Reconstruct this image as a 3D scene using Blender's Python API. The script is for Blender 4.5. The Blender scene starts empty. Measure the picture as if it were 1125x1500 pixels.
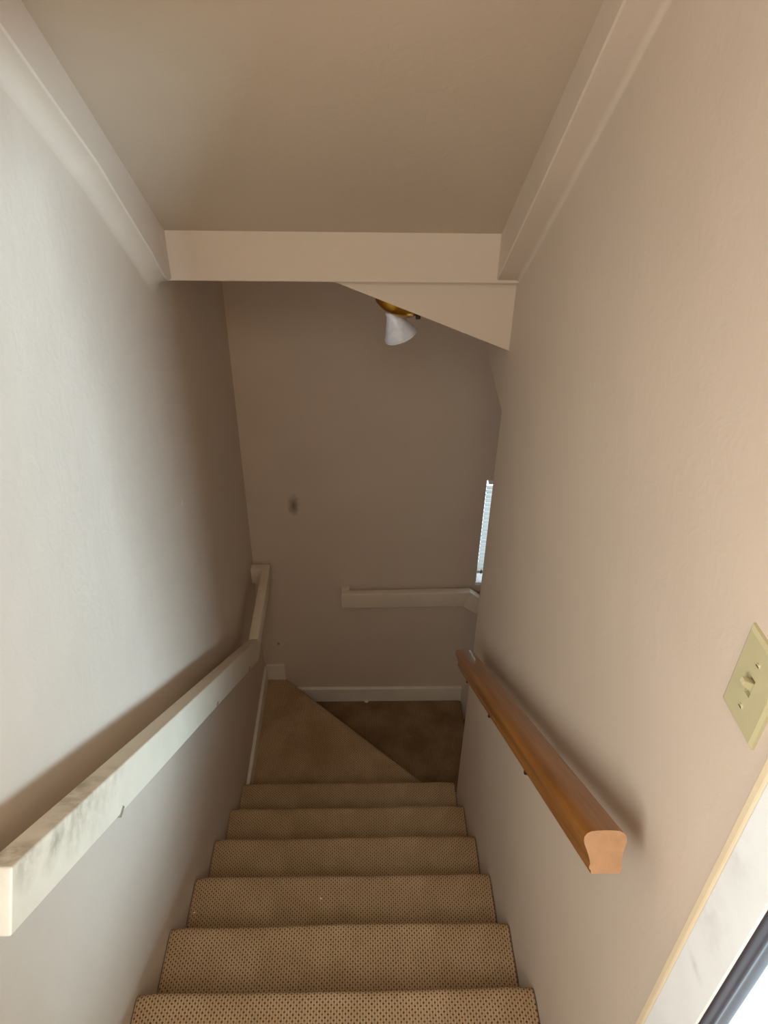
import bpy, bmesh, math, random
from mathutils import Vector, Matrix
random.seed(7)
SC = bpy.context.scene
COL = SC.collection

# ------------------------------------------------------------------ camera
F_PX, PITCH, YAW, ROLL = 1045.98, 0.5940, 0.0355, -0.0186
CAM = Vector((0.5387, -0.7767, 1.9050))
def ray(x, y):
    c, s = math.cos(ROLL), math.sin(ROLL); x0 = c*x + s*y; up = -s*x + c*y
    c, s = math.cos(PITCH), math.sin(PITCH); Y = c + s*up; Z = -s + c*up
    c, s = math.cos(YAW), math.sin(YAW); return Vector((c*x0 + s*Y, -s*x0 + c*Y, Z))
fwd = ray(0, 0).normalized()
rgt = (ray(1, 0) - ray(0, 0)).normalized()
upv = (ray(0, 1) - ray(0, 0)).normalized()
cam_data = bpy.data.cameras.new('camera')
cam_data.sensor_fit = 'VERTICAL'; cam_data.sensor_height = 36.0
cam_data.lens = F_PX/1500*36; cam_data.clip_start = 0.02
cam = bpy.data.objects.new('camera', cam_data); COL.objects.link(cam)
M = Matrix.Identity(4)
for i in range(3):
    M[i][0], M[i][1], M[i][2], M[i][3] = rgt[i], upv[i], -fwd[i], CAM[i]
cam.matrix_world = M
SC.camera = cam

# ------------------------------------------------------------------ light
world = bpy.data.worlds.new('daylight'); SC.world = world; world.use_nodes = True
bg = world.node_tree.nodes['Background']
bg.inputs[0].default_value = (0.78, 0.90, 1.0, 1); bg.inputs[1].default_value = 2.2

def area(name, loc, target, sx, sy, power, col, spread=180):
    l = bpy.data.lights.new(name, 'AREA'); l.shape = 'RECTANGLE'; l.size = sx; l.size_y = sy
    l.energy = power; l.color = col; l.spread = math.radians(spread)
    o = bpy.data.objects.new(name, l); COL.objects.link(o)
    o.location = loc
    o.rotation_euler = (Vector(target) - Vector(loc)).to_track_quat('-Z', 'Y').to_euler()
    return o
# daylight through the doorway; its side room window is unseen and added
area('doorway_daylight', (2.97, -3.12, 1.82), (1.0, -0.41, 1.40), 1.0, 0.56, 255, (0.54, 0.79, 1.0))
# fill light added in the left wall behind the camera, lifts the right wall
area('landing_side_fill', (-0.03, -1.15, 1.50), (1.0, -1.15, 1.45), 0.66, 1.0, 10, (1.0, 0.98, 0.95))
# unseen fill light added above the upper landing, behind the camera
area('landing_top_fill', (0.475, -1.35, 2.58), (0.475, -1.1, 0.2), 0.7, 1.2, 12.5, (1.0, 0.93, 0.84))

SC.view_settings.view_transform = 'Standard'
SC.view_settings.look = 'None'
SC.view_settings.gamma = 1.0
SC.view_settings.use_curve_mapping = False
SC.view_settings.exposure = 0.63
SC.cycles.max_bounces = 12; SC.cycles.diffuse_bounces = 8

# ------------------------------------------------------------------ measures
W = 0.95                    # clear width between the walls
T, R = 0.2399, 0.1785       # tread, riser
YB, YC = 1.995, 1.135       # back wall, end of the right wall
ZF = R                      # upper landing level
ZH = 1.86                   # unseen head of the doorway, set low to cut the daylight
ZW, ZL = -6*R, -7*R         # upper and lower winder

# ------------------------------------------------------------------ materials
def lin(c):
    return tuple((v/255/12.92 if v/255 <= 0.04045 else ((v/255+0.055)/1.055)**2.4) for v in c) + (1,)
def new_mat(name, rough=0.7, spec=0.3):
    m = bpy.data.materials.new(name); m.use_nodes = True
    nt = m.node_tree; b = nt.nodes['Principled BSDF']
    b.inputs['Roughness'].default_value = rough
    b.inputs['Specular IOR Level'].default_value = spec
    return m, nt, b
def N(nt, t, **kw):
    n = nt.nodes.new(t)
    for k, v in kw.items(): setattr(n, k, v)
    return n
def math_n(nt, op, a, b=None, c=None):
    n = nt.nodes.new('ShaderNodeMath'); n.operation = op
    for i, v in enumerate((a, b, c)):
        if v is None: continue
        if isinstance(v, (int, float)): n.inputs[i].default_value = v
        else: nt.links.new(v, n.inputs[i])
    return n.outputs[0]
def noise(nt, scale, detail=3, vec=None, rough=0.55, dist=0):
    n = N(nt, 'ShaderNodeTexNoise'); n.inputs['Scale'].default_value = scale
    n.inputs['Detail'].default_value = detail; n.inputs['Roughness'].default_value = rough
    n.inputs['Distortion'].default_value = dist
    if vec is not None: nt.links.new(vec, n.inputs['Vector'])
    return n
def ramp(nt, fac, stops):
    r = N(nt, 'ShaderNodeValToRGB')
    el = r.color_ramp.elements
    while len(el) < len(stops): el.new(0.5)
    for e, (p, c) in zip(el, stops): e.position = p; e.color = c
    nt.links.new(fac, r.inputs[0]); return r.outputs[0]
def mix(nt, fac, a, b):
    n = N(nt, 'ShaderNodeMix', data_type='RGBA')
    for s, v in ((0, fac), (6, a), (7, b)):
        if isinstance(v, (int, float, tuple)): n.inputs[s].default_value = v
        else: nt.links.new(v, n.inputs[s])
    return n.outputs[2]
def bump(nt, b, h, strength, dist):
    n = N(nt, 'ShaderNodeBump'); n.inputs['Strength'].default_value = strength
    n.inputs['Distance'].default_value = dist
    nt.links.new(h, n.inputs['Height']); nt.links.new(n.outputs[0], b.inputs['Normal'])

def plaster(name, col, spots=()):
    m, nt, b = new_mat(name, 0.62, 0.25)
    pos = N(nt, 'ShaderNodeNewGeometry').outputs['Position']
    n1 = noise(nt, 1.7, 3, pos); n2 = noise(nt, 26, 4, pos, 0.6, 1.2); n3 = noise(nt, 7, 3, pos)
    a = lin(col); d = tuple(v*0.93 for v in a[:3]) + (1,)
    c = ramp(nt, n1.outputs[0], [(0.35, d), (0.62, a)])
    for (P, rad, stretch, sc) in spots:       # scuffs that are on the paint
        s = N(nt, 'ShaderNodeVectorMath', operation='SUBTRACT'); nt.links.new(pos, s.inputs[0]); s.inputs[1].default_value = P
        k = N(nt, 'ShaderNodeVectorMath', operation='MULTIPLY'); nt.links.new(s.outputs[0], k.inputs[0]); k.inputs[1].default_value = stretch
        l = N(nt, 'ShaderNodeVectorMath', operation='LENGTH'); nt.links.new(k.outputs[0], l.inputs[0])
        w = math_n(nt, 'ADD', l.outputs['Value'], math_n(nt, 'MULTIPLY', math_n(nt, 'SUBTRACT', n2.outputs[0], 0.5), rad*0.8))
        mr = N(nt, 'ShaderNodeMapRange'); nt.links.new(w, mr.inputs[0])
        mr.inputs[1].default_value = 0; mr.inputs[2].default_value = rad; mr.inputs[3].default_value = 0.85; mr.inputs[4].default_value = 0
        c = mix(nt, mr.outputs[0], c, lin(sc))
    nt.links.new(c, b.inputs['Base Color'])
    h = math_n(nt, 'ADD', math_n(nt, 'MULTIPLY', n2.outputs[0], 0.35), n3.outputs[0])
    bump(nt, b, h, 0.17, 0.012)
    return m
WALL = (207, 190, 171)
m_wall = plaster('beige_wall_paint', WALL, [
    ((0, 1.017, 0.726), 0.010, (1, 1, 0.6), (230, 215, 200)),
    ((0.217, YB, 0.071), 0.050, (1.6, 1, 0.75), (70, 58, 46)),
    ((0.088, YB, -0.815), 0.009, (1, 1, 0.7), (60, 45, 35)),
])
m_ceil = plaster('beige_ceiling_paint', (192, 174, 152))

def paint(name, col, rough=0.42, dirt=None, dirt_pts=()):
    m, nt, b = new_mat(name, rough, 0.4)
    pos = N(nt, 'ShaderNodeNewGeometry').outputs['Position']
    n1 = noise(nt, 9, 4, pos); n2 = noise(nt, 40, 4, pos)
    a = lin(col); d = tuple(v*0.94 for v in a[:3]) + (1,)
    c = ramp(nt, n1.outputs[0], [(0.32, d), (0.6, a)])
    for (P, stretch, rad, amt) in dirt_pts:
        s = N(nt, 'ShaderNodeVectorMath', operation='SUBTRACT'); nt.links.new(pos, s.inputs[0]); s.inputs[1].default_value = P
        k = N(nt, 'ShaderNodeVectorMath', operation='MULTIPLY'); nt.links.new(s.outputs[0], k.inputs[0]); k.inputs[1].default_value = stretch
        l = N(nt, 'ShaderNodeVectorMath', operation='LENGTH'); nt.links.new(k.outputs[0], l.inputs[0])
        mr = N(nt, 'ShaderNodeMapRange'); nt.links.new(l.outputs['Value'], mr.inputs[0])
        mr.inputs[1].default_value = 0; mr.inputs[2].default_value = rad; mr.inputs[3].default_value = amt; mr.inputs[4].default_value = 0
        nn = ramp(nt, n2.outputs[0], [(0.34, (0, 0, 0, 1)), (0.62, (1, 1, 1, 1))])
        f = math_n(nt, 'MULTIPLY', mr.outputs[0], nn)
        c = mix(nt, f, c, lin(dirt))
    nt.links.new(c, b.inputs['Base Color'])
    bump(nt, b, n2.outputs[0], 0.12, 0.004)
    return m
m_rail = paint('white_rail_paint', (216, 203, 181), 0.4, (112, 98, 76), [
    ((0.095, -0.10, 0.872), (1, 1.2, 1.6), 0.095, 0.55),
    ((0.095, -0.17, 0.915), (1, 1, 1.8), 0.06, 0.6),
    ((0.065, -0.23, 0.985), (1, 1, 1), 0.06, 0.8),
    ((0.055, -0.02, 0.83), (1, .5, .5), 0.06, 0.6),
    ((0.095, 0.05, 0.765), (1, 1, 1.8), 0.05, 0.35)])
m_trim = paint('white_trim_paint', (222, 213, 196), 0.45)
m_casing = paint('casing_paint', (234, 236, 232), 0.4, (150, 143, 130), [
    ((0.94, -0.37, 1.07), (1, 1, 1), 0.06, 0.22), ((0.94, -0.38, 0.98), (1, 1, 3), 0.03, 0.35), ((0.94, -0.36, 1.18), (1, 1, 1), 0.05, 0.2)])
m_caulk = paint('cream_edge_paint', (222, 203, 170), 0.5)
m_plate = paint('ivory_plastic', (186, 177, 138), 0.3)
m_blind = None

def plain(name, col, rough, metal=0.0, spec=0.5):
    m, nt, b = new_mat(name, rough, spec)
    pos = N(nt, 'ShaderNodeNewGeometry').outputs['Position']
    n1 = noise(nt, 60, 3, pos); a = lin(col); d = tuple(v*0.85 for v in a[:3]) + (1,)
    nt.links.new(ramp(nt, n1.outputs[0], [(0.3, d), (0.65, a)]), b.inputs['Base Color'])
    b.inputs['Metallic'].default_value = metal
    return m
m_brass = plain('brass', (190, 140, 50), 0.28, 1.0)
m_screw = plain('dark_screw', (70, 58, 45), 0.4, 0.8)
m_steel = plain('zinc_bracket', (190, 186, 175), 0.35, 0.9)
m_black = plain('black_rubber', (62, 58, 60), 0.28, 0.0)
m_shade = plain('white_enamel', (214, 219, 228), 0.3, 0.0)
m_flake = plain('plaster_flake', (225, 215, 200), 0.8)
m_lint = plain('grey_lint', (150, 140, 125), 0.9)
m_roomfloor = plain('pale_floor', (205, 208, 212), 0.4)
m_frame = plain('window_vinyl', (235, 238, 240), 0.4)

# glass
m_glass = bpy.data.materials.new('window_glass'); m_glass.use_nodes = True
nt = m_glass.node_tree; b = nt.nodes['Principled BSDF']
b.inputs['Base Color'].default_value = (0.95, 0.98, 1, 1); b.inputs['Roughness'].default_value = 0.02
b.inputs['Transmission Weight'].default_value = 1.0; b.inputs['IOR'].default_value = 1.02
# blind slats: thin translucent vinyl
m_blind = bpy.data.materials.new('blind_vinyl'); m_blind.use_nodes = True
nt = m_blind.node_tree; b = nt.nodes['Principled BSDF']; out = nt.nodes['Material Output']
b.inputs['Base Color'].default_value = (0.85, 0.87, 0.86, 1); b.inputs['Roughness'].default_value = 0.5
tr = N(nt, 'ShaderNodeBsdfTranslucent'); tr.inputs[0].default_value = (0.9, 0.93, 0.92, 1)
ms = N(nt, 'ShaderNodeMixShader'); ms.inputs[0].default_value = 0.7
nt.links.new(b.outputs[0], ms.inputs[1]); nt.links.new(tr.outputs[0], ms.inputs[2]); nt.links.new(ms.outputs[0], out.inputs[0])

# varnished wood, grain along the rail
def wood(name, c0, c1, rough, coat):
    m, nt, b = new_mat(name, rough, 0.5)
    tc = N(nt, 'ShaderNodeTexCoord').outputs['UV']
    mp = N(nt, 'ShaderNodeMapping'); nt.links.new(tc, mp.inputs[0]); mp.inputs['Scale'].default_value = (70, 3.0, 1)
    n1 = noise(nt, 1.0, 5, mp.outputs[0], 0.6, 0.6)
    mp2 = N(nt, 'ShaderNodeMapping'); nt.links.new(tc, mp2.inputs[0]); mp2.inputs['Scale'].default_value = (9, 2.2, 1)
    n2 = noise(nt, 1.0, 3, mp2.outputs[0])
    c = ramp(nt, n1.outputs[0], [(0.3, lin(c0)), (0.68, lin(c1))])
    c = mix(nt, math_n(nt, 'MULTIPLY', n2.outputs[0], 0.5), c, lin(c0))
    nt.links.new(c, b.inputs['Base Color'])
    b.inputs['Coat Weight'].default_value = coat; b.inputs['Coat Roughness'].default_value = 0.13
    bump(nt, b, n1.outputs[0], 0.05, 0.002)
    return m
m_wood = wood('varnished_wood', (118, 69, 13), (166, 106, 36), 0.4, 0.5)
m_endgrain = plain('wood_end_grain', (178, 136, 98), 0.75)

# looped carpet: staggered dark pits between the loops
def carpet(name, ca, cb, pit):
    m, nt, b = new_mat(name, 0.95, 0.08)
    uv = N(nt, 'ShaderNodeTexCoord').outputs['UV']
    nz = noise(nt, 90, 2, uv)
    sep = N(nt, 'ShaderNodeSeparateXYZ'); nt.links.new(uv, sep.inputs[0])
    jit = math_n(nt, 'MULTIPLY', math_n(nt, 'SUBTRACT', nz.outputs[0], 0.5), 0.0028)
    u = math_n(nt, 'MULTIPLY', math_n(nt, 'ADD', sep.outputs[0], jit), 2*math.pi/0.0136)
    v = math_n(nt, 'MULTIPLY', math_n(nt, 'ADD', sep.outputs[1], jit), 2*math.pi/0.0128)
    g = math_n(nt, 'MULTIPLY', math_n(nt, 'COSINE', u), math_n(nt, 'COSINE', v))
    mr = N(nt, 'ShaderNodeMapRange'); mr.interpolation_type = 'SMOOTHSTEP'; nt.links.new(g, mr.inputs[0])
    mr.inputs[1].default_value = 0.28; mr.inputs[2].default_value = 0.85
    cord = math_n(nt, 'MULTIPLY', math_n(nt, 'ADD', math_n(nt, 'COSINE', math_n(nt, 'MULTIPLY', u, 2.0)), 1.0), 0.16)
    n2 = noise(nt, 5, 4, uv); n3 = noise(nt, 400, 2, uv)
    base = ramp(nt, n2.outputs[0], [(0.36, lin(cb)), (0.6, lin(ca))])
    base = mix(nt, math_n(nt, 'MULTIPLY', n3.outputs[0], 0.35), base, lin(cb))
    c = mix(nt, cord, base, lin(pit))
    n4 = noise(nt, 130, 1, uv)
    c = mix(nt, math_n(nt, 'MULTIPLY', mr.outputs[0], math_n(nt, 'ADD', math_n(nt, 'MULTIPLY', n4.outputs[0], 0.7), 0.45)), c, lin(pit))
    nt.links.new(c, b.inputs['Base Color'])
    h = math_n(nt, 'SUBTRACT', math_n(nt, 'MULTIPLY', n3.outputs[0], 0.25), mr.outputs[0])
    bump(nt, b, h, 0.6, 0.003)
    return m
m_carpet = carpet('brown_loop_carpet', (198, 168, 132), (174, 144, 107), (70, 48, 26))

m_carpet_darker = carpet('darker_brown_carpet', (166, 136, 102), (132, 104, 72), (58, 38, 20))  # same loop carpet in darker tones, for the lower winder and flight

# ------------------------------------------------------------------ mesh helpers
def link(o, parent=None):
    COL.objects.link(o)
    if parent is not None: o.parent = parent
    return o
def finish(name, bm, mats, parent=None, smooth=False, angle=None):
    bmesh.ops.recalc_face_normals(bm, faces=bm.faces)
    me = bpy.data.meshes.new(name); bm.to_mesh(me); bm.free()
    if not isinstance(mats, (list, tuple)): mats = [mats]
    for m in mats: me.materials.append(m)
    if smooth:
        for p in me.polygons: p.use_smooth = True
        if angle: me.set_sharp_from_angle(angle=math.radians(angle))
    return link(bpy.data.objects.new(name, me), parent)
def add_box(bm, x0, x1, y0, y1, z0, z1, mi=0):
    vs = [bm.verts.new((x, y, z)) for x in (x0, x1) for y in (y0, y1) for z in (z0, z1)]
    for q in ((0, 1, 3, 2), (4, 6, 7, 5), (0, 4, 5, 1), (2, 3, 7, 6), (0, 2, 6, 4), (1, 5, 7, 3)):
        bm.faces.new([vs[i] for i in q]).material_index = mi
    return vs
def add_prism(bm, pts, f0, f1, mi=0, cap=None):
    """pts: 2-D outline; f0/f1 map an outline point to the two 3-D end rings"""
    a = [bm.verts.new(f0(*p)) for p in pts]; b_ = [bm.verts.new(f1(*p)) for p in pts]
    n = len(pts)
    for i in range(n):
        bm.faces.new((a[i], a[(i+1) % n], b_[(i+1) % n], b_[i])).material_index = mi
    c = mi if cap is None else cap
    bm.faces.new(a[::-1]).material_index = c; bm.faces.new(b_).material_index = c
    return a, b_
def prism_yz(bm, pts, x0, x1, **k): return add_prism(bm, pts, lambda y, z: (x0, y, z), lambda y, z: (x1, y, z), **k)
def prism_xz(bm, pts, y0, y1, **k): return add_prism(bm, pts, lambda x, z: (x, y0, z), lambda x, z: (x, y1, z), **k)
def prism_xy(bm, pts, z0, z1, **k): return add_prism(bm, pts, lambda x, y: (x, y, z0), lambda x, y: (x, y, z1), **k)
def bevel(bm, w, seg=2, edges=None):
    bmesh.ops.bevel(bm, geom=list(edges if edges is not None else bm.edges), offset=w, segments=seg, profile=0.5, affect='EDGES')
def add_cyl(bm, p0, p1, r0, r1=None, n=16, mi=0):
    p0, p1 = Vector(p0), Vector(p1); r1 = r0 if r1 is None else r1
    d = (p1-p0).normalized(); a = d.orthogonal().normalized(); c = d.cross(a)
    A = [bm.verts.new(p0 + (a*math.cos(t)+c*math.sin(t))*r0) for t in [2*math.pi*i/n for i in range(n)]]
    B = [bm.verts.new(p1 + (a*math.cos(t)+c*math.sin(t))*r1) for t in [2*math.pi*i/n for i in range(n)]]
    for i in range(n): bm.faces.new((A[i], A[(i+1) % n], B[(i+1) % n], B[i])).material_index = mi
    bm.faces.new(A[::-1]).material_index = mi; bm.faces.new(B).material_index = mi
def lathe(bm, prof, origin, axis, n=32, mi=0):
    o, d = Vector(origin), Vector(axis).normalized(); a = d.orthogonal().normalized(); c = d.cross(a)
    rings = []
    for (r, h) in prof:
        rings.append([bm.verts.new(o + d*h + (a*math.cos(2*math.pi*i/n)+c*math.sin(2*math.pi*i/n))*r) for i in range(n)])
    for A, B in zip(rings, rings[1:]):
        for i in range(n): bm.faces.new((A[i], A[(i+1) % n], B[(i+1) % n], B[i])).material_index = mi
    return rings
def thing(name, label, cat, loc=(0, 0, 0), group=None):
    o = bpy.data.objects.new(name, None); o.empty_display_size = 0.05; link(o)
    o.location = loc; return tag(o, label, cat, group)
def tag(o, label, cat, group=None):
    o['label'] = label; o['category'] = cat
    if group: o['group'] = group
    return o
def struct(o, label=None):
    o['kind'] = 'structure'
    if label: o['label'] = label
    return o
def part(name, bm, mats, root, **k):
    bmesh.ops.translate(bm, verts=bm.verts, vec=-root.location)
    return finish(name, bm, mats, root, **k)

# ------------------------------------------------------------------ the shell
bm = bmesh.new()
for b_ in ((-2.2, -1.5, -2.6, 2.75), (-0.8, YB, -2.6, 2.75), (-1.5, -0.8, -2.6, 0.98), (-1.5, -0.8, 2.02, 2.75)):
    add_box(bm, -0.12, 0, b_[0], b_[1], b_[2], b_[3])
struct(finish('wall_left', bm, m_wall), 'long beige plaster wall washed by pale daylight')

WX0, WX1, WZ0, WZ1 = 1.106, 1.42, -0.398, 0.205       # window opening of the back wall
bm = bmesh.new()
for b_ in ((-0.12, WX0, -2.6, 2.75), (WX1, 3.0, -2.6, 2.75), (WX0, WX1, -2.6, WZ0), (WX0, WX1, WZ1, 2.75)):
    add_box(bm, b_[0], b_[1], YB, YB+0.14, b_[2], b_[3])
struct(finish('wall_back', bm, m_wall), 'dim beige wall closing the foot of the flight')

bm = bmesh.new()
prism_yz(bm, [(-0.41, -2.6), (YC, -2.6), (YC, 0.975), (1.32, 1.004), (1.50, 1.036), (YB, 1.13), (YB, 2.75), (-0.41, 2.75)], W, W+0.12)
struct(finish('wall_right', bm, m_wall), 'pinkish beige plaster wall beside the wooden handrail')
bm = bmesh.new()
add_box(bm, W, W+0.12, -2.2, -1.25, -0.1, 2.75); add_box(bm, W, W+0.12, -1.25, -0.41, ZH, 2.75)
struct(finish('wall_landing', bm, m_wall), 'beige wall of the upper landing around the doorway')
bm = bmesh.new(); add_box(bm, -0.12, W+0.12, -2.3, -2.2, -0.1, 2.75)
struct(finish('wall_front', bm, m_wall), 'beige wall behind the upper landing')

# upper landing floor and flat ceiling
bm = bmesh.new(); add_box(bm, 0, W+0.12, -2.2, -0.26, ZF-0.15, ZF)
struct(finish('floor', bm, m_carpet), 'carpeted floor of the upper landing')
bm = bmesh.new(); add_box(bm, -0.12, W+0.12, -2.3, -0.38, 2.62, 2.75)
struct(finish('ceiling', bm, m_ceil), 'flat ceiling of the upper landing')
# sloping ceiling that follows the flight
BY, BT, BB = 1.105, 1.482, 1.357                        # beam face, top and bottom
SL = 0.757
bm = bmesh.new()
prism_yz(bm, [(-0.42, BT+SL*(BY+0.42)), (BY+0.03, BT-SL*0.03), (BY+0.03, BT+0.25), (-0.42, BT+SL*(BY+0.42)+0.25)], -0.02, W+0.02)
struct(finish('ceiling_slope', bm, m_ceil), 'sloping beige ceiling falling with the stairs')
# side boxes along the slope, coved into the walls
def soffit(name, stations, x_in, x_wall, cove, label):
    bm = bmesh.new(); rows = []
    sg = 1 if x_in > x_wall else -1; wd = abs(x_in-x_wall)
    for (y, z) in stations:
        zt = max(BT+SL*(BY-y), z)+0.06
        r = [(x_wall, zt), (x_in, zt), (x_in, z+0.004), (x_in-sg*0.003, z)]
        n = 8
        for i in range(n+1):
            a_ = math.pi/2*i/n; rr = min(cove, wd-0.006)
            r.append((x_wall+sg*rr*(1-math.sin(a_)), z-cove*(1-math.cos(a_))))
        rows.append([bm.verts.new((x, y, zz)) for x, zz in r])
    for A, B in zip(rows, rows[1:]):
        for i in range(len(A)): bm.faces.new((A[i], A[(i+1) % len(A)], B[(i+1) % len(A)], B[i]))
    bm.faces.new(rows[0]); bm.faces.new(rows[-1][::-1])
    return struct(finish(name, bm, m_wall, smooth=True, angle=40), label)
soffit('trim_1', [(-0.40, 2.57), (0.05, 2.19), (0.415, 1.905), (0.552, 1.803), (0.716, 1.683), (0.847, 1.566), (0.975, 1.455), (0.995, 1.432), (1.045, 1.385), (1.085, 1.362), (BY+0.02, BB+0.003)], 0.044, 0.0, 0.034,
       'narrow boxed soffit where the slope meets the left wall')
soffit('trim_2', [(-0.40, 2.575), (0.392, 1.943), (0.543, 1.817), (0.751, 1.647), (1.053, 1.407), (BY, 1.366), (BY+0.02, BB+0.003)], 0.890, W, 0.012,
       'narrow boxed soffit where the slope meets the right wall')
# cross beam
bm = bmesh.new(); add_box(bm, 0, W, BY, BY+0.035, BB, BT+0.2); bevel(bm, 0.003, 2)
struct(finish('ceiling_beam', bm, m_wall), 'beige cross beam at the foot of the sloping ceiling')
# ceiling over the winders, falling to the right
bm = bmesh.new()
prism_xz(bm, [(0, 1.385), (0.372, 1.385), (W, 1.161), (W, 1.75), (0, 1.75)], BY+0.03, YB)
struct(finish('ceiling_bulkhead', bm, m_wall), 'slanted plaster bulkhead hanging behind the beam')
# walls round the lower flight
bm = bmesh.new(); add_box(bm, W+0.12, 3.0, YC-0.1, YC, -2.6, 1.5)
struct(finish('wall_lower_flight', bm, m_wall), 'wall beside the lower flight')
bm = bmesh.new(); add_box(bm, 2.9, 3.0, YC, YB, -2.6, 1.5)
struct(finish('wall_lower_end', bm, m_wall), 'wall at the end of the lower flight')
bm = bmesh.new()
prism_xz(bm, [(W+0.12, 1.06), (1.9, 0.75), (3.0, -0.05), (3.0, 1.6), (W+0.12, 1.6)], YC, YB)
struct(finish('ceiling_lower_flight', bm, m_ceil), 'ceiling of the lower flight')

# the side room beyond the doorway
bm = bmesh.new(); add_box(bm, W+0.12, 4.6, -3.2, 0.6, ZF-0.15, ZF-0.005)
struct(finish('floor_side_room', bm, m_roomfloor), 'pale floor of the side room')
bm = bmesh.new(); add_box(bm, W, 4.6, -3.2, 0.6, 2.62, 2.75)
struct(finish('ceiling_side_room', bm, m_ceil), 'ceiling of the side room')
bm = bmesh.new()
SX0, SX1, SZ0, SZ1 = 2.4, 3.55, 1.45, 2.2
for b_ in ((W, SX0, 0, 2.75), (SX1, 4.7, 0, 2.75), (SX0, SX1, 0, SZ0), (SX0, SX1, SZ1, 2.75)):
    add_box(bm, b_[0], b_[1], -3.32, -3.2, b_[2], b_[3])
struct(finish('wall_side_room_front', bm, m_wall), 'side room wall with the added window opening')
bm = bmesh.new(); add_box(bm, 4.6, 4.7, -3.2, 0.7, 0, 2.75); add_box(bm, W+0.12, 4.6, 0.6, 0.7, 0, 2.75)
add_box(bm, W, W+0.12, -3.2, -2.2, 0, 2.75)
struct(finish('wall_side_room_end', bm, m_wall), 'end walls of the side room')
bm = bmesh.new(); add_box(bm, 1.42, 1.50, -2.7, -0.75, 0.1, 0.92)  # unseen block added to keep daylight off the lower left wall
struct(finish('low_light_blocker', bm, m_wall), 'unseen low block added in the side room to cut daylight')
bm = bmesh.new()
for b_ in ((-1.5, -1.46, 0.98, 2.02), (-0.84, -0.8, 0.98, 2.02), (-1.5, -0.8, 0.98, 1.02), (-1.5, -0.8, 1.98, 2.02)):
    add_box(bm, -0.11, -0.05, b_[0], b_[1], b_[2], b_[3])
struct(finish('landing_fill_window', bm, m_frame), 'white frame of the unseen window added for landing fill light')  # frame added around the landing fill light, out of view
w2 = bmesh.new()
for b_ in ((SX0, SX0+0.04, SZ0, SZ1), (SX1-0.04, SX1, SZ0, SZ1), (SX0, SX1, SZ0, SZ0+0.04), (SX0, SX1, SZ1-0.04, SZ1)):
    add_box(w2, b_[0], b_[1], -3.30, -3.22, b_[2], b_[3])
struct(finish('added_side_window', w2, m_frame), 'white frame of the unseen window added to the side room')  # out of view, added as the opening behind the doorway daylight

# ------------------------------------------------------------------ door casing, jamb, seals
door = bpy.data.objects.new('door_1', None); link(door); door.location = (W, -0.41, ZF); struct(door, 'white painted doorway casing with dark rubber seal')
def casing_leg(y_in, y_mid, y_out):
    bm = bmesh.new(); add_box(bm, W-0.014, W+0.002, min(y_in, y_mid), max(y_in, y_mid), ZF, ZH+0.085); bevel(bm, 0.002, 2)
    part('casing', bm, m_casing, door)
    bm = bmesh.new(); add_box(bm, W-0.0145, W+0.002, min(y_mid, y_out), max(y_mid, y_out), ZF, ZH+0.085); bevel(bm, 0.004, 3)
    part('paint_edge', bm, m_caulk, door)
casing_leg(-0.422, -0.3525, -0.337); casing_leg(-1.238, -1.3075, -1.323)
bm = bmesh.new(); add_box(bm, W-0.014, W+0.002, -1.238, -0.422, ZH, ZH+0.085); bevel(bm, 0.003, 2); part('head_casing', bm, m_casing, door)
bm = bmesh.new(); add_box(bm, W-0.002, W+0.13, -0.421, -0.400, ZF, ZH); bevel(bm, 0.002, 1); part('jamb', bm, m_casing, door)
bm = bmesh.new(); add_box(bm, W-0.002, W+0.13, -1.26, -1.239, ZF, ZH); bevel(bm, 0.002, 1); part('jamb', bm, m_casing, door)
bm = bmesh.new(); add_box(bm, W-0.002, W+0.13, -1.24, -0.42, ZH-0.02, ZH+0.005); part('head_jamb', bm, m_casing, door)
bm = bmesh.new()
prof = []
for i in range(25):                                     # a soft flat lip with a shallow ridge
    t = i/24; x = W-0.012 + 0.036*t
    prof.append((x, -0.4235 - 0.0035*math.sin(math.pi*t)**0.5 - 0.0016*math.exp(-((t-0.35)/0.08)**2)))
prism_xy(bm, prof + [(W+0.024, -0.4195), (W-0.012, -0.4195)], ZF+0.01, ZH-0.02)
part('rubber_seal', bm, m_black, door, smooth=True, angle=50)

# ------------------------------------------------------------------ stairs
stairs = thing('staircase', 'straight carpeted stairs with winders turning right at the foot', 'stairs', (0.475, 0, ZL))
def strip_mesh(bm, prof, f, us, taper=0.0):
    """profile swept across; UV in metres (across, along the carpet)"""
    uvl = bm.loops.layers.uv.verify()
    s = [0]
    for a, b_ in zip(prof, prof[1:]): s.append(s[-1]+math.dist(a, b_))
    grid = [[bm.verts.new(f(u, *p)) for p in prof] for u in us]
    for i in range(len(us)-1):
        for j in range(len(prof)-1):
            fc = bm.faces.new((grid[i][j], grid[i][j+1], grid[i+1][j+1], grid[i+1][j]))
            for lp, (ii, jj) in zip(fc.loops, ((i, j), (i, j+1), (i+1, j+1), (i+1, j))):
                lp[uvl].uv = (us[ii], s[jj])
    bm.faces.new(grid[0]); bm.faces.new(grid[-1][::-1])
def step_profile(yn, zn, depth, rise, r=0.021):
    p = [(yn-depth, zn)]
    p += [(yn-depth+(depth-r)*k/4, zn) for k in range(1, 5)]
    cy, cz = yn-r+0.006, zn-r
    for k in range(1, 13):
        a = math.pi/2 - k*math.radians(205)/12
        p.append((cy+r*math.cos(a), cz+r*math.sin(a)))
    p += [(yn-0.022, zn-0.055), (yn-0.024, zn-rise)]
    p += [(yn-depth, zn-rise)]
    return p
NU = 24
us = [0.003+(W-0.006)*i/NU for i in range(NU+1)]
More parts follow.
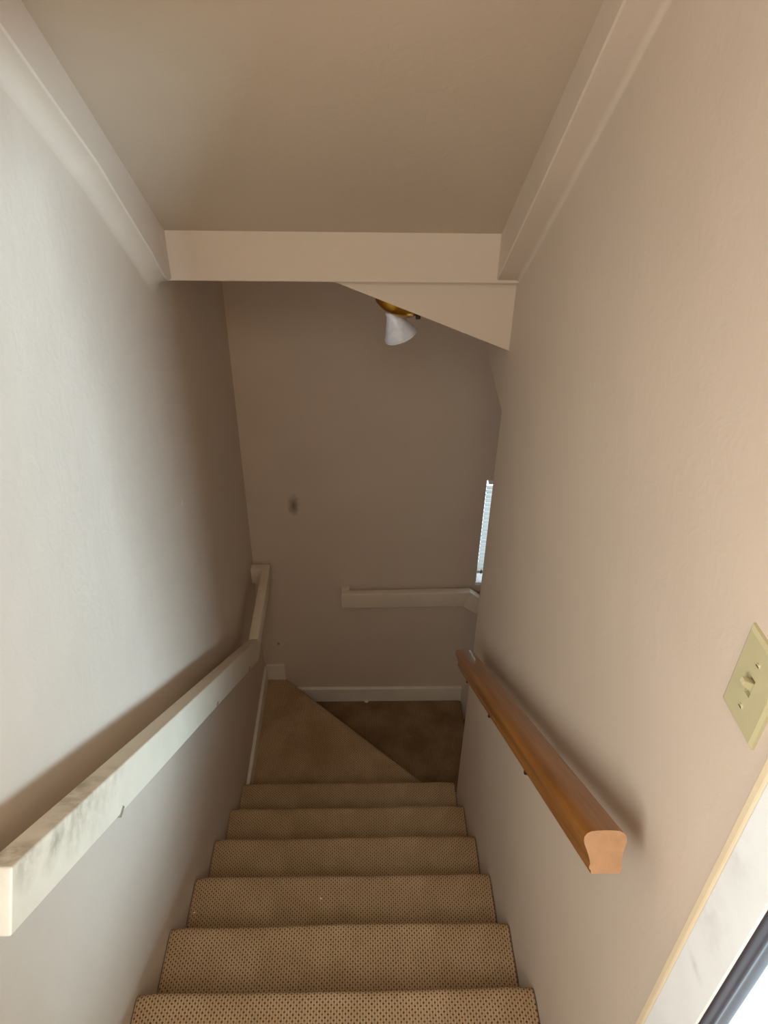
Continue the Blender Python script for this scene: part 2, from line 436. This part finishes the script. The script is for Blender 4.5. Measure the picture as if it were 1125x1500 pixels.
for k in range(-1, 6):
    bm = bmesh.new()
    ph = random.random()*6
    def f(u, y, z, ph=ph, k=k):
        e = min(u, W-u)
        droop = 0.004*math.exp(-e/0.012) if z > -k*R-0.05 else 0
        return (u, y + 0.0018*math.sin(7*u+ph) - droop, z + 0.0012*math.sin(11*u+ph*2) - droop)
    strip_mesh(bm, step_profile(k*T, -k*R, T+0.02, R), f, us)
    part('carpet_step', bm, m_carpet, stairs, smooth=True, angle=60)

def uv_planar(bm):
    uvl = bm.loops.layers.uv.verify()
    for fc in bm.faces:
        for lp in fc.loops:
            c = lp.vert.co
            lp[uvl].uv = (c.x, c.y) if abs(fc.normal.z) > 0.5 else (c.x+c.y, c.z)
def winder(pts, z0, z1, nose):
    bm = bmesh.new(); a, b_ = prism_xy(bm, pts, z0, z1)
    bmesh.ops.recalc_face_normals(bm, faces=bm.faces)
    i, j = nose
    e = [e for e in bm.edges if set(e.verts) == {b_[i], b_[j]}]
    bevel(bm, 0.02, 5, e)
    bm.normal_update(); uv_planar(bm)
    return bm
part('winder_step', winder([(0.002, 1.16), (W-0.002, 1.16), (W-0.002, 1.208), (0.114, YB-0.002), (0.002, YB-0.002)], ZL-0.05, ZW, (2, 3)), m_carpet, stairs, smooth=True, angle=40)
part('winder_step', winder([(0.05, YC+0.03), (W+0.145, YC+0.002), (W+0.145, YB-0.002), (0.05, YB-0.002)], ZL-0.25, ZL, (1, 2)), m_carpet_darker, stairs, smooth=True, angle=40)
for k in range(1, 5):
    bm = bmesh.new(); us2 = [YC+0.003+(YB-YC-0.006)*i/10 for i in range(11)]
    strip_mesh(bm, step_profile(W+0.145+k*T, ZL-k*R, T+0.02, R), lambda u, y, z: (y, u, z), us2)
    part('carpet_step', bm, m_carpet_darker, stairs, smooth=True, angle=60)

# ------------------------------------------------------------------ baseboards
def board(name, x0, x1, y0, y1, z0, z1, label):
    bm = bmesh.new(); add_box(bm, x0, x1, y0, y1, z0, z1); bevel(bm, 0.004, 3)
    return struct(finish(name, bm, m_trim), label)
board('baseboard_left', -0.002, 0.016, 1.205, YB, ZW-0.01, ZW+0.088, 'white baseboard along the left wall of the winder step')
board('baseboard_corner', 0.012, 0.112, YB-0.016, YB+0.002, ZW-0.01, ZW+0.106, 'short white baseboard piece in the corner')
board('baseboard_back', 0.10, W+0.143, YB-0.018, YB+0.002, ZL-0.01, ZL+0.100, 'white baseboard along the back wall of the lower winder')

# ------------------------------------------------------------------ white timber handrail on the left wall
lr = thing('painted_handrail', 'off-white painted timber handrail with scuffed end along left wall', 'handrail', (0, 0.6, 0))
c37, s37 = math.cos(math.atan(0.738)), math.sin(math.atan(0.738))
top = lambda y: 1.011-0.738*(y+0.263)
LY0, LYF, LYE = -0.263, 1.459, 1.960
ZE = top(LYF)+0.003
H = 0.088
bm = bmesh.new()
pts = [(LY0, top(LY0)), (LYF, top(LYF)), (LYF-0.040, top(LYF)-0.088), (LY0-s37*H, top(LY0)-c37*H)]
prism_yz(bm, pts, 0.050, 0.090); bevel(bm, 0.0035, 3)
part('sloping_rail', bm, m_rail, lr, smooth=True, angle=35)
bm = bmesh.new()
prism_yz(bm, [(LYF-0.001, ZE), (LYE, ZE+0.008), (LYE, ZE+0.008-H), (LYF-0.041, ZE-H)], 0.050, 0.090); bevel(bm, 0.0035, 3)
part('level_rail', bm, m_rail, lr, smooth=True, angle=35)
bm = bmesh.new(); add_box(bm, -0.003, 0.052, LYE-0.040, LYE, ZE+0.008-H, ZE+0.007); bevel(bm, 0.003, 3)
part('wall_return', bm, m_rail, lr, smooth=True, angle=35)
bm = bmesh.new()
q = (LY0+0.032, top(LY0+0.032)-0.001)
prism_yz(bm, [(LY0, top(LY0)-0.001), q, (q[0]-s37*H, q[1]-c37*H), (LY0-s37*H, top(LY0)-c37*H-0.001)], -0.003, 0.052); bevel(bm, 0.003, 3)
part('wall_return', bm, m_rail, lr, smooth=True, angle=35)
def strap_bracket(root, P, wall_x, sgn, mat):
    """folded metal strap under the rail running to the wall"""
    bm = bmesh.new(); x, y, z = P
    w = 0.011
    add_box(bm, min(x, wall_x), max(x, wall_x), y-w, y+w, z-0.003, z)
    add_box(bm, min(wall_x, wall_x+sgn*0.003), max(wall_x, wall_x+sgn*0.003), y-w, y+w, z-0.05, z)
    add_cyl(bm, (x-sgn*0.006, y, z-0.007), (x-sgn*0.006, y, z-0.002), 0.0045, n=10)
    part('bracket', bm, mat, root)
for y in (0.02, 0.72, 1.22):
    strap_bracket(lr, (0.093, y, top(y)-H/c37+0.006), -0.001, 1, m_steel)

# ------------------------------------------------------------------ white timber rail on the back wall
br = thing('painted_handrail', 'pale painted timber handrail across dim back wall, dropping beside window', 'handrail', (0.9, YB, -0.45))
FY0, FY1 = YB-0.070, YB-0.031
ZT, ZBm = -0.418, -0.505
bm = bmesh.new(); prism_xz(bm, [(0.431, ZT), (1.073, ZT+0.012), (1.040, ZT+0.012-0.088), (0.431, ZBm)], FY0, FY1); bevel(bm, 0.003, 3)
part('level_rail', bm, m_rail, br, smooth=True, angle=35)
bm = bmesh.new()
xe = 2.3; dz = -0.744*(xe-1.073)
prism_xz(bm, [(1.072, ZT+0.012), (xe, ZT+0.012+dz), (xe-0.05, ZT+0.012+dz-0.072), (1.039, ZT+0.012-0.088)], FY0, FY1); bevel(bm, 0.003, 3)
part('sloping_rail', bm, m_rail, br, smooth=True, angle=35)
bm = bmesh.new(); add_box(bm, 0.431, 0.471, FY1-0.002, YB+0.003, ZBm, ZT); bevel(bm, 0.003, 3)
part('wall_return', bm, m_rail, br, smooth=True, angle=35)
for x in (0.560, 0.998):
    bm = bmesh.new(); add_cyl(bm, (x, FY0+0.014, ZBm-0.014), (x, FY0+0.014, ZBm+0.01), 0.0035, n=10)
    add_box(bm, x-0.010, x+0.010, FY0+0.010, YB+0.002, ZBm-0.004, ZBm+0.002)
    part('bracket', bm, m_rail, br)

# ------------------------------------------------------------------ varnished wooden handrail on the right wall
wr = thing('wooden_handrail', 'varnished honey-brown moulded wooden handrail with bare sawn end, right wall', 'handrail', (W, 0.35, 0.55))
SR = 0.690; cR, sR = math.cos(math.atan(SR)), math.sin(math.atan(SR))
# moulded section (across, up): rounded cap, waist, bead, foot
half = [(0.0, 0.0), (0.010, -0.0003), (0.020, -0.0012), (0.026, -0.004), (0.0297, -0.0085), (0.0305, -0.014), (0.0295, -0.0195), (0.0270, -0.026),
        (0.0245, -0.033), (0.0228, -0.040), (0.0218, -0.0465), (0.0226, -0.0480), (0.0237, -0.0505), (0.0232, -0.0535), (0.0212, -0.0550), (0.0208, -0.0605)]
sec = half + [(-x, z) for x, z in half[::-1]][:-1]
XC = 0.8775
def rail_pt(x, u, y, z, d):      # d: unit up direction (y, z)
    return (XC+x, y+u*d[0], z+u*d[1])
y0, z0 = -0.206, 0.981
yj, zj = 0.868, 0.981-SR*(0.868+0.206)
dslope = (sR, cR)
a2 = math.atan(SR)/2
dmit = (math.tan(a2), 1.0)       # mitre between the sloping and level lengths
def swept(name, rings, mats, root, endcap0, endcap1, bev=0):
    bm = bmesh.new(); uvl = bm.loops.layers.uv.verify()
    vr = [[bm.verts.new(p) for p in r] for r in rings]
    per = [0]
    for a, b_ in zip(sec, sec[1:]+sec[:1]): per.append(per[-1]+math.dist(a, b_))
    L = 0
    for i in range(len(vr)-1):
        L2 = L + (vr[i+1][0].co-vr[i][0].co).length
        n = len(sec)
        for j in range(n):
            fc = bm.faces.new((vr[i][j], vr[i][(j+1) % n], vr[i+1][(j+1) % n], vr[i+1][j]))
            for lp, uv in zip(fc.loops, ((per[j], L), (per[j+1], L), (per[j+1], L2), (per[j], L2))): lp[uvl].uv = uv
        L = L2
    bm.faces.new(vr[0][::-1]).material_index = endcap0
    bm.faces.new(vr[-1]).material_index = endcap1
    return part(name, bm, mats, root, smooth=True, angle=32)
K = 9
rings = []
for i in range(K):
    t = i/K; rings.append([rail_pt(x, u, y0+(yj-y0)*t, z0+(zj-z0)*t, dslope) for x, u in sec])
yj, zj = 0.928, z0-SR*(0.928-y0)
rings.append([rail_pt(x, u, yj, zj, dslope) for x, u in sec])
for t, sx, cut in ((0.012, 0.985, 0.0006), (0.020, 0.94, 0.003), (0.026, 0.86, 0.007), (0.029, 0.72, 0.013)):
    rings.append([rail_pt(x*sx, max(min(u, -cut), -0.0605+cut), yj+t*cR, zj-t*sR, dslope) for x, u in sec])
swept('moulded_rail', rings, [m_wood, m_endgrain], wr, 1, 0)
for y in (0.10, 0.435, 0.752):
    zz = z0-SR*(y-y0)-0.0605/cR
    bm = bmesh.new()
    add_box(bm, XC-0.017, XC+0.017, y-0.011, y+0.011, zz-0.002, zz+0.006)
    add_cyl(bm, (XC+0.012, y, zz+0.002), (XC+0.016, y, zz-0.030), 0.005, n=12)
    add_cyl(bm, (XC+0.014, y, zz-0.028), (W, y, zz-0.050), 0.005, n=12)
    add_cyl(bm, (W-0.004, y, zz-0.055), (W+0.001, y, zz-0.055), 0.016, n=20)
    part('bracket', bm, m_screw, wr)
    bm = bmesh.new(); add_cyl(bm, (XC-0.0165, y, zz-0.010), (XC-0.0165, y, zz+0.004), 0.0045, n=10); part('screw', bm, m_screw, wr)

# ------------------------------------------------------------------ switch plate
PY, PZ = -0.2322-0.0362, 1.2825+0.0572
sw = thing('light_switch', 'ivory toggle switch plate on beige wall near door casing', 'light switch', (W, PY, PZ))
bm = bmesh.new()
hy, hz = 0.0362, 0.0572
a = [bm.verts.new((W+0.001, PY+sy*hy, PZ+sz*hz)) for sy, sz in ((-1, -1), (1, -1), (1, 1), (-1, 1))]
m1 = [bm.verts.new((W-0.0035, PY+sy*(hy-0.0006), PZ+sz*(hz-0.0006))) for sy, sz in ((-1, -1), (1, -1), (1, 1), (-1, 1))]
b_ = [bm.verts.new((W-0.0060, PY+sy*(hy-0.005), PZ+sz*(hz-0.005))) for sy, sz in ((-1, -1), (1, -1), (1, 1), (-1, 1))]
for A, B in ((a, m1), (m1, b_)):
    for i in range(4): bm.faces.new((A[i], A[(i+1) % 4], B[(i+1) % 4], B[i]))
# front with a slot for the toggle
sl = [bm.verts.new((W-0.0060, PY+sy*0.0052, PZ+sz*0.0120)) for sy, sz in ((-1, -1), (1, -1), (1, 1), (-1, 1))]
sd = [bm.verts.new((W-0.0010, PY+sy*0.0052, PZ+sz*0.0120)) for sy, sz in ((-1, -1), (1, -1), (1, 1), (-1, 1))]
for A, B in ((b_, sl), (sl, sd)):
    for i in range(4): bm.faces.new((A[i], A[(i+1) % 4], B[(i+1) % 4], B[i]))
bm.faces.new(sd); bm.faces.new(a)
part('cover_plate', bm, m_plate, sw)
bm = bmesh.new()
prism_xz(bm, [(W-0.001, PZ-0.0075), (W-0.001, PZ+0.0065), (W-0.0165, PZ+0.0125), (W-0.0180, PZ+0.0065)], PY-0.0042, PY+0.0042); bevel(bm, 0.001, 2)
part('toggle', bm, m_plate, sw)
for dz in (-0.0302, 0.0302):
    bm = bmesh.new(); add_cyl(bm, (W-0.0050, PY, PZ+dz), (W-0.0074, PY, PZ+dz), 0.0038, 0.0030, n=14)
    s_ = part('screw', bm, m_plate, sw)
    bm = bmesh.new(); add_box(bm, W-0.0077, W-0.0070, PY-0.0028, PY+0.0028, PZ+dz-0.0005, PZ+dz+0.0005)
    o = finish('screw_slot', bm, m_screw, s_); o.location = -sw.location

# ------------------------------------------------------------------ window with blinds on the back wall
win = bpy.data.objects.new('window_1', None); link(win); win.location = ((WX0+WX1)/2, YB, WZ0); struct(win, 'bright narrow window with white blinds beside the lower flight')
bm = bmesh.new()
for b_ in ((WX0, WX0+0.012, WZ0, WZ1), (WX1-0.03, WX1, WZ0, WZ1), (WX0, WX1, WZ0, WZ0+0.02), (WX0, WX1, WZ1-0.02, WZ1)):
    add_box(bm, b_[0], b_[1], YB+0.10, YB+0.135, b_[2], b_[3])
part('window_frame', bm, m_frame, win)
bm = bmesh.new(); add_box(bm, WX0+0.010, WX1-0.02, YB+0.115, YB+0.119, WZ0+0.018, WZ1-0.018); part('pane', bm, m_glass, win)
bm = bmesh.new(); add_box(bm, WX0-0.004, WX1, YB-0.006, YB+0.07, WZ0-0.012, WZ0+0.004); bevel(bm, 0.002, 2); part('window_sill', bm, m_frame, win)
bm = bmesh.new(); add_box(bm, WX0+0.010, WX1-0.004, YB+0.004, YB+0.030, WZ1-0.024, WZ1-0.002); bevel(bm, 0.003, 2); part('head_rail', bm, m_frame, win)
zs = WZ0+0.075
bm = bmesh.new(); add_box(bm, WX0+0.004, WX1-0.006, YB+0.006, YB+0.030, zs-0.020, zs-0.004); bevel(bm, 0.003, 2); part('bottom_rail', bm, m_frame, win)
slat = None
z = zs+0.010
while z < WZ1-0.035:
    if slat is None:
        bm = bmesh.new()
        pr = []
        for i in range(7):
            t = i/6-0.5; pr.append((0.016+t*0.016, t*0.0115+0.0022*(1-4*t*t)))
        prism_yz(bm, [(YB+y, zz) for y, zz in pr]+[(YB+y, zz-0.0009) for y, zz in pr[::-1]], WX0+0.004, WX1-0.006)
        slat = part('slat', bm, m_blind, win, smooth=True, angle=40)
        slat.location.z = z
        o = slat
    else:
        o = slat.copy(); link(o, win)
        o.location.z = z
    z += 0.0235
for x in (WX0+0.040, WX1-0.05):
    bm = bmesh.new(); add_cyl(bm, (x, YB+0.006, zs-0.01), (x, YB+0.006, WZ1-0.02), 0.0012, n=6); part('ladder_cord', bm, m_frame, win)
bm = bmesh.new(); add_cyl(bm, (WX0+0.022, YB+0.004, zs-0.018), (WX0+0.022, YB+0.004, zs+0.006), 0.005, 0.003, n=10); part('cord_tassel', bm, m_lint, win)

# ------------------------------------------------------------------ spot lamp under the slanted ceiling
LX, LYp = 0.640, 1.220
zc = 1.161+0.387*(W-LX)*0.998
nrm = Vector((-0.357, 0, -0.934)).normalized()
if nrm.z > 0: nrm = -nrm
lamp = thing('ceiling_spotlight', 'brass ceiling light with white conical metal shade hanging under slanted ceiling', 'ceiling light', (LX, LYp, zc))
bm = bmesh.new()
lathe(bm, [(0.0001, -0.004), (0.068, -0.004), (0.069, 0.006), (0.066, 0.018), (0.060, 0.028), (0.046, 0.037), (0.020, 0.041), (0.0001, 0.042)], (LX, LYp, zc), nrm, 40)
part('canopy', bm, m_brass, lamp, smooth=True, angle=50)
def spot(neck, axis, lit=True):
    neck, axis = Vector(neck), Vector(axis).normalized()
    bm = bmesh.new()
    root_p = Vector((LX, LYp, zc)) + nrm*0.026 + (neck-Vector((LX, LYp, zc))).normalized()*0.012
    add_cyl(bm, root_p, neck-axis*0.004, 0.007, 0.007, 12)
    lathe(bm, [(0.0001, -0.008), (0.010, -0.007), (0.0125, 0.0), (0.010, 0.007), (0.0001, 0.008)], neck-axis*0.004, axis, 16)
    part('swivel_arm', bm, m_brass, lamp, smooth=True, angle=50)
    bm = bmesh.new()
    lathe(bm, [(0.0001, -0.001), (0.0165, 0.0), (0.0185, 0.004), (0.0185, 0.014), (0.0200, 0.018), (0.0455, 0.073), (0.0480, 0.075), (0.0480, 0.082), (0.0465, 0.0825),
               (0.0450, 0.076), (0.0180, 0.020), (0.0150, 0.006), (0.0001, 0.005)], neck, axis, 40)
    sh = part('shade', bm, m_shade, lamp, smooth=True, angle=40)
    bm = bmesh.new()
    lathe(bm, [(0.0001, 0.008), (0.012, 0.009), (0.013, 0.025), (0.022, 0.045), (0.024, 0.056), (0.018, 0.068), (0.0001, 0.074)], neck, axis, 20)
    part('bulb', bm, m_frame, lamp, smooth=True)
spot((0.6185, 1.205, 1.250), (0.37, 0.05, -0.93))
bm = bmesh.new(); add_cyl(bm, (0.693, 1.195, 1.255), (0.695, 1.195, 1.231), 0.008, 0.007, 12); part('thumb_screw', bm, m_screw, lamp, smooth=True, angle=40)

# ------------------------------------------------------------------ small litter on the carpet
def crumb(name, P, r, mat, label, cat, squash=0.5):
    bm = bmesh.new(); bmesh.ops.create_icosphere(bm, subdivisions=2, radius=r)
    for v in bm.verts:
        v.co *= 0.75+0.5*random.random(); v.co.z *= squash; v.co.x *= 1.3
    zmin = min(v.co.z for v in bm.verts)
    for v in bm.verts: v.co.z -= zmin+0.0006
    o = finish(name, bm, mat); o.location = P; return tag(o, label, cat)
crumb('plaster_flake', (0.555, YB-0.026, ZL), 0.010, m_flake, 'white plaster flake on dark carpet against back baseboard', 'plaster flake', 0.7)

crumb('carpet_crumb', (0.405, 0.405, -2*R), 0.0028, m_flake, 'tiny pale crumb in the middle of a carpeted stair tread', 'crumb')
crumb('carpet_crumb', (0.018, 0.368, -2*R), 0.0028, m_flake, 'tiny pale crumb on a stair tread tight against left wall', 'crumb')
print('objects', len(bpy.data.objects))
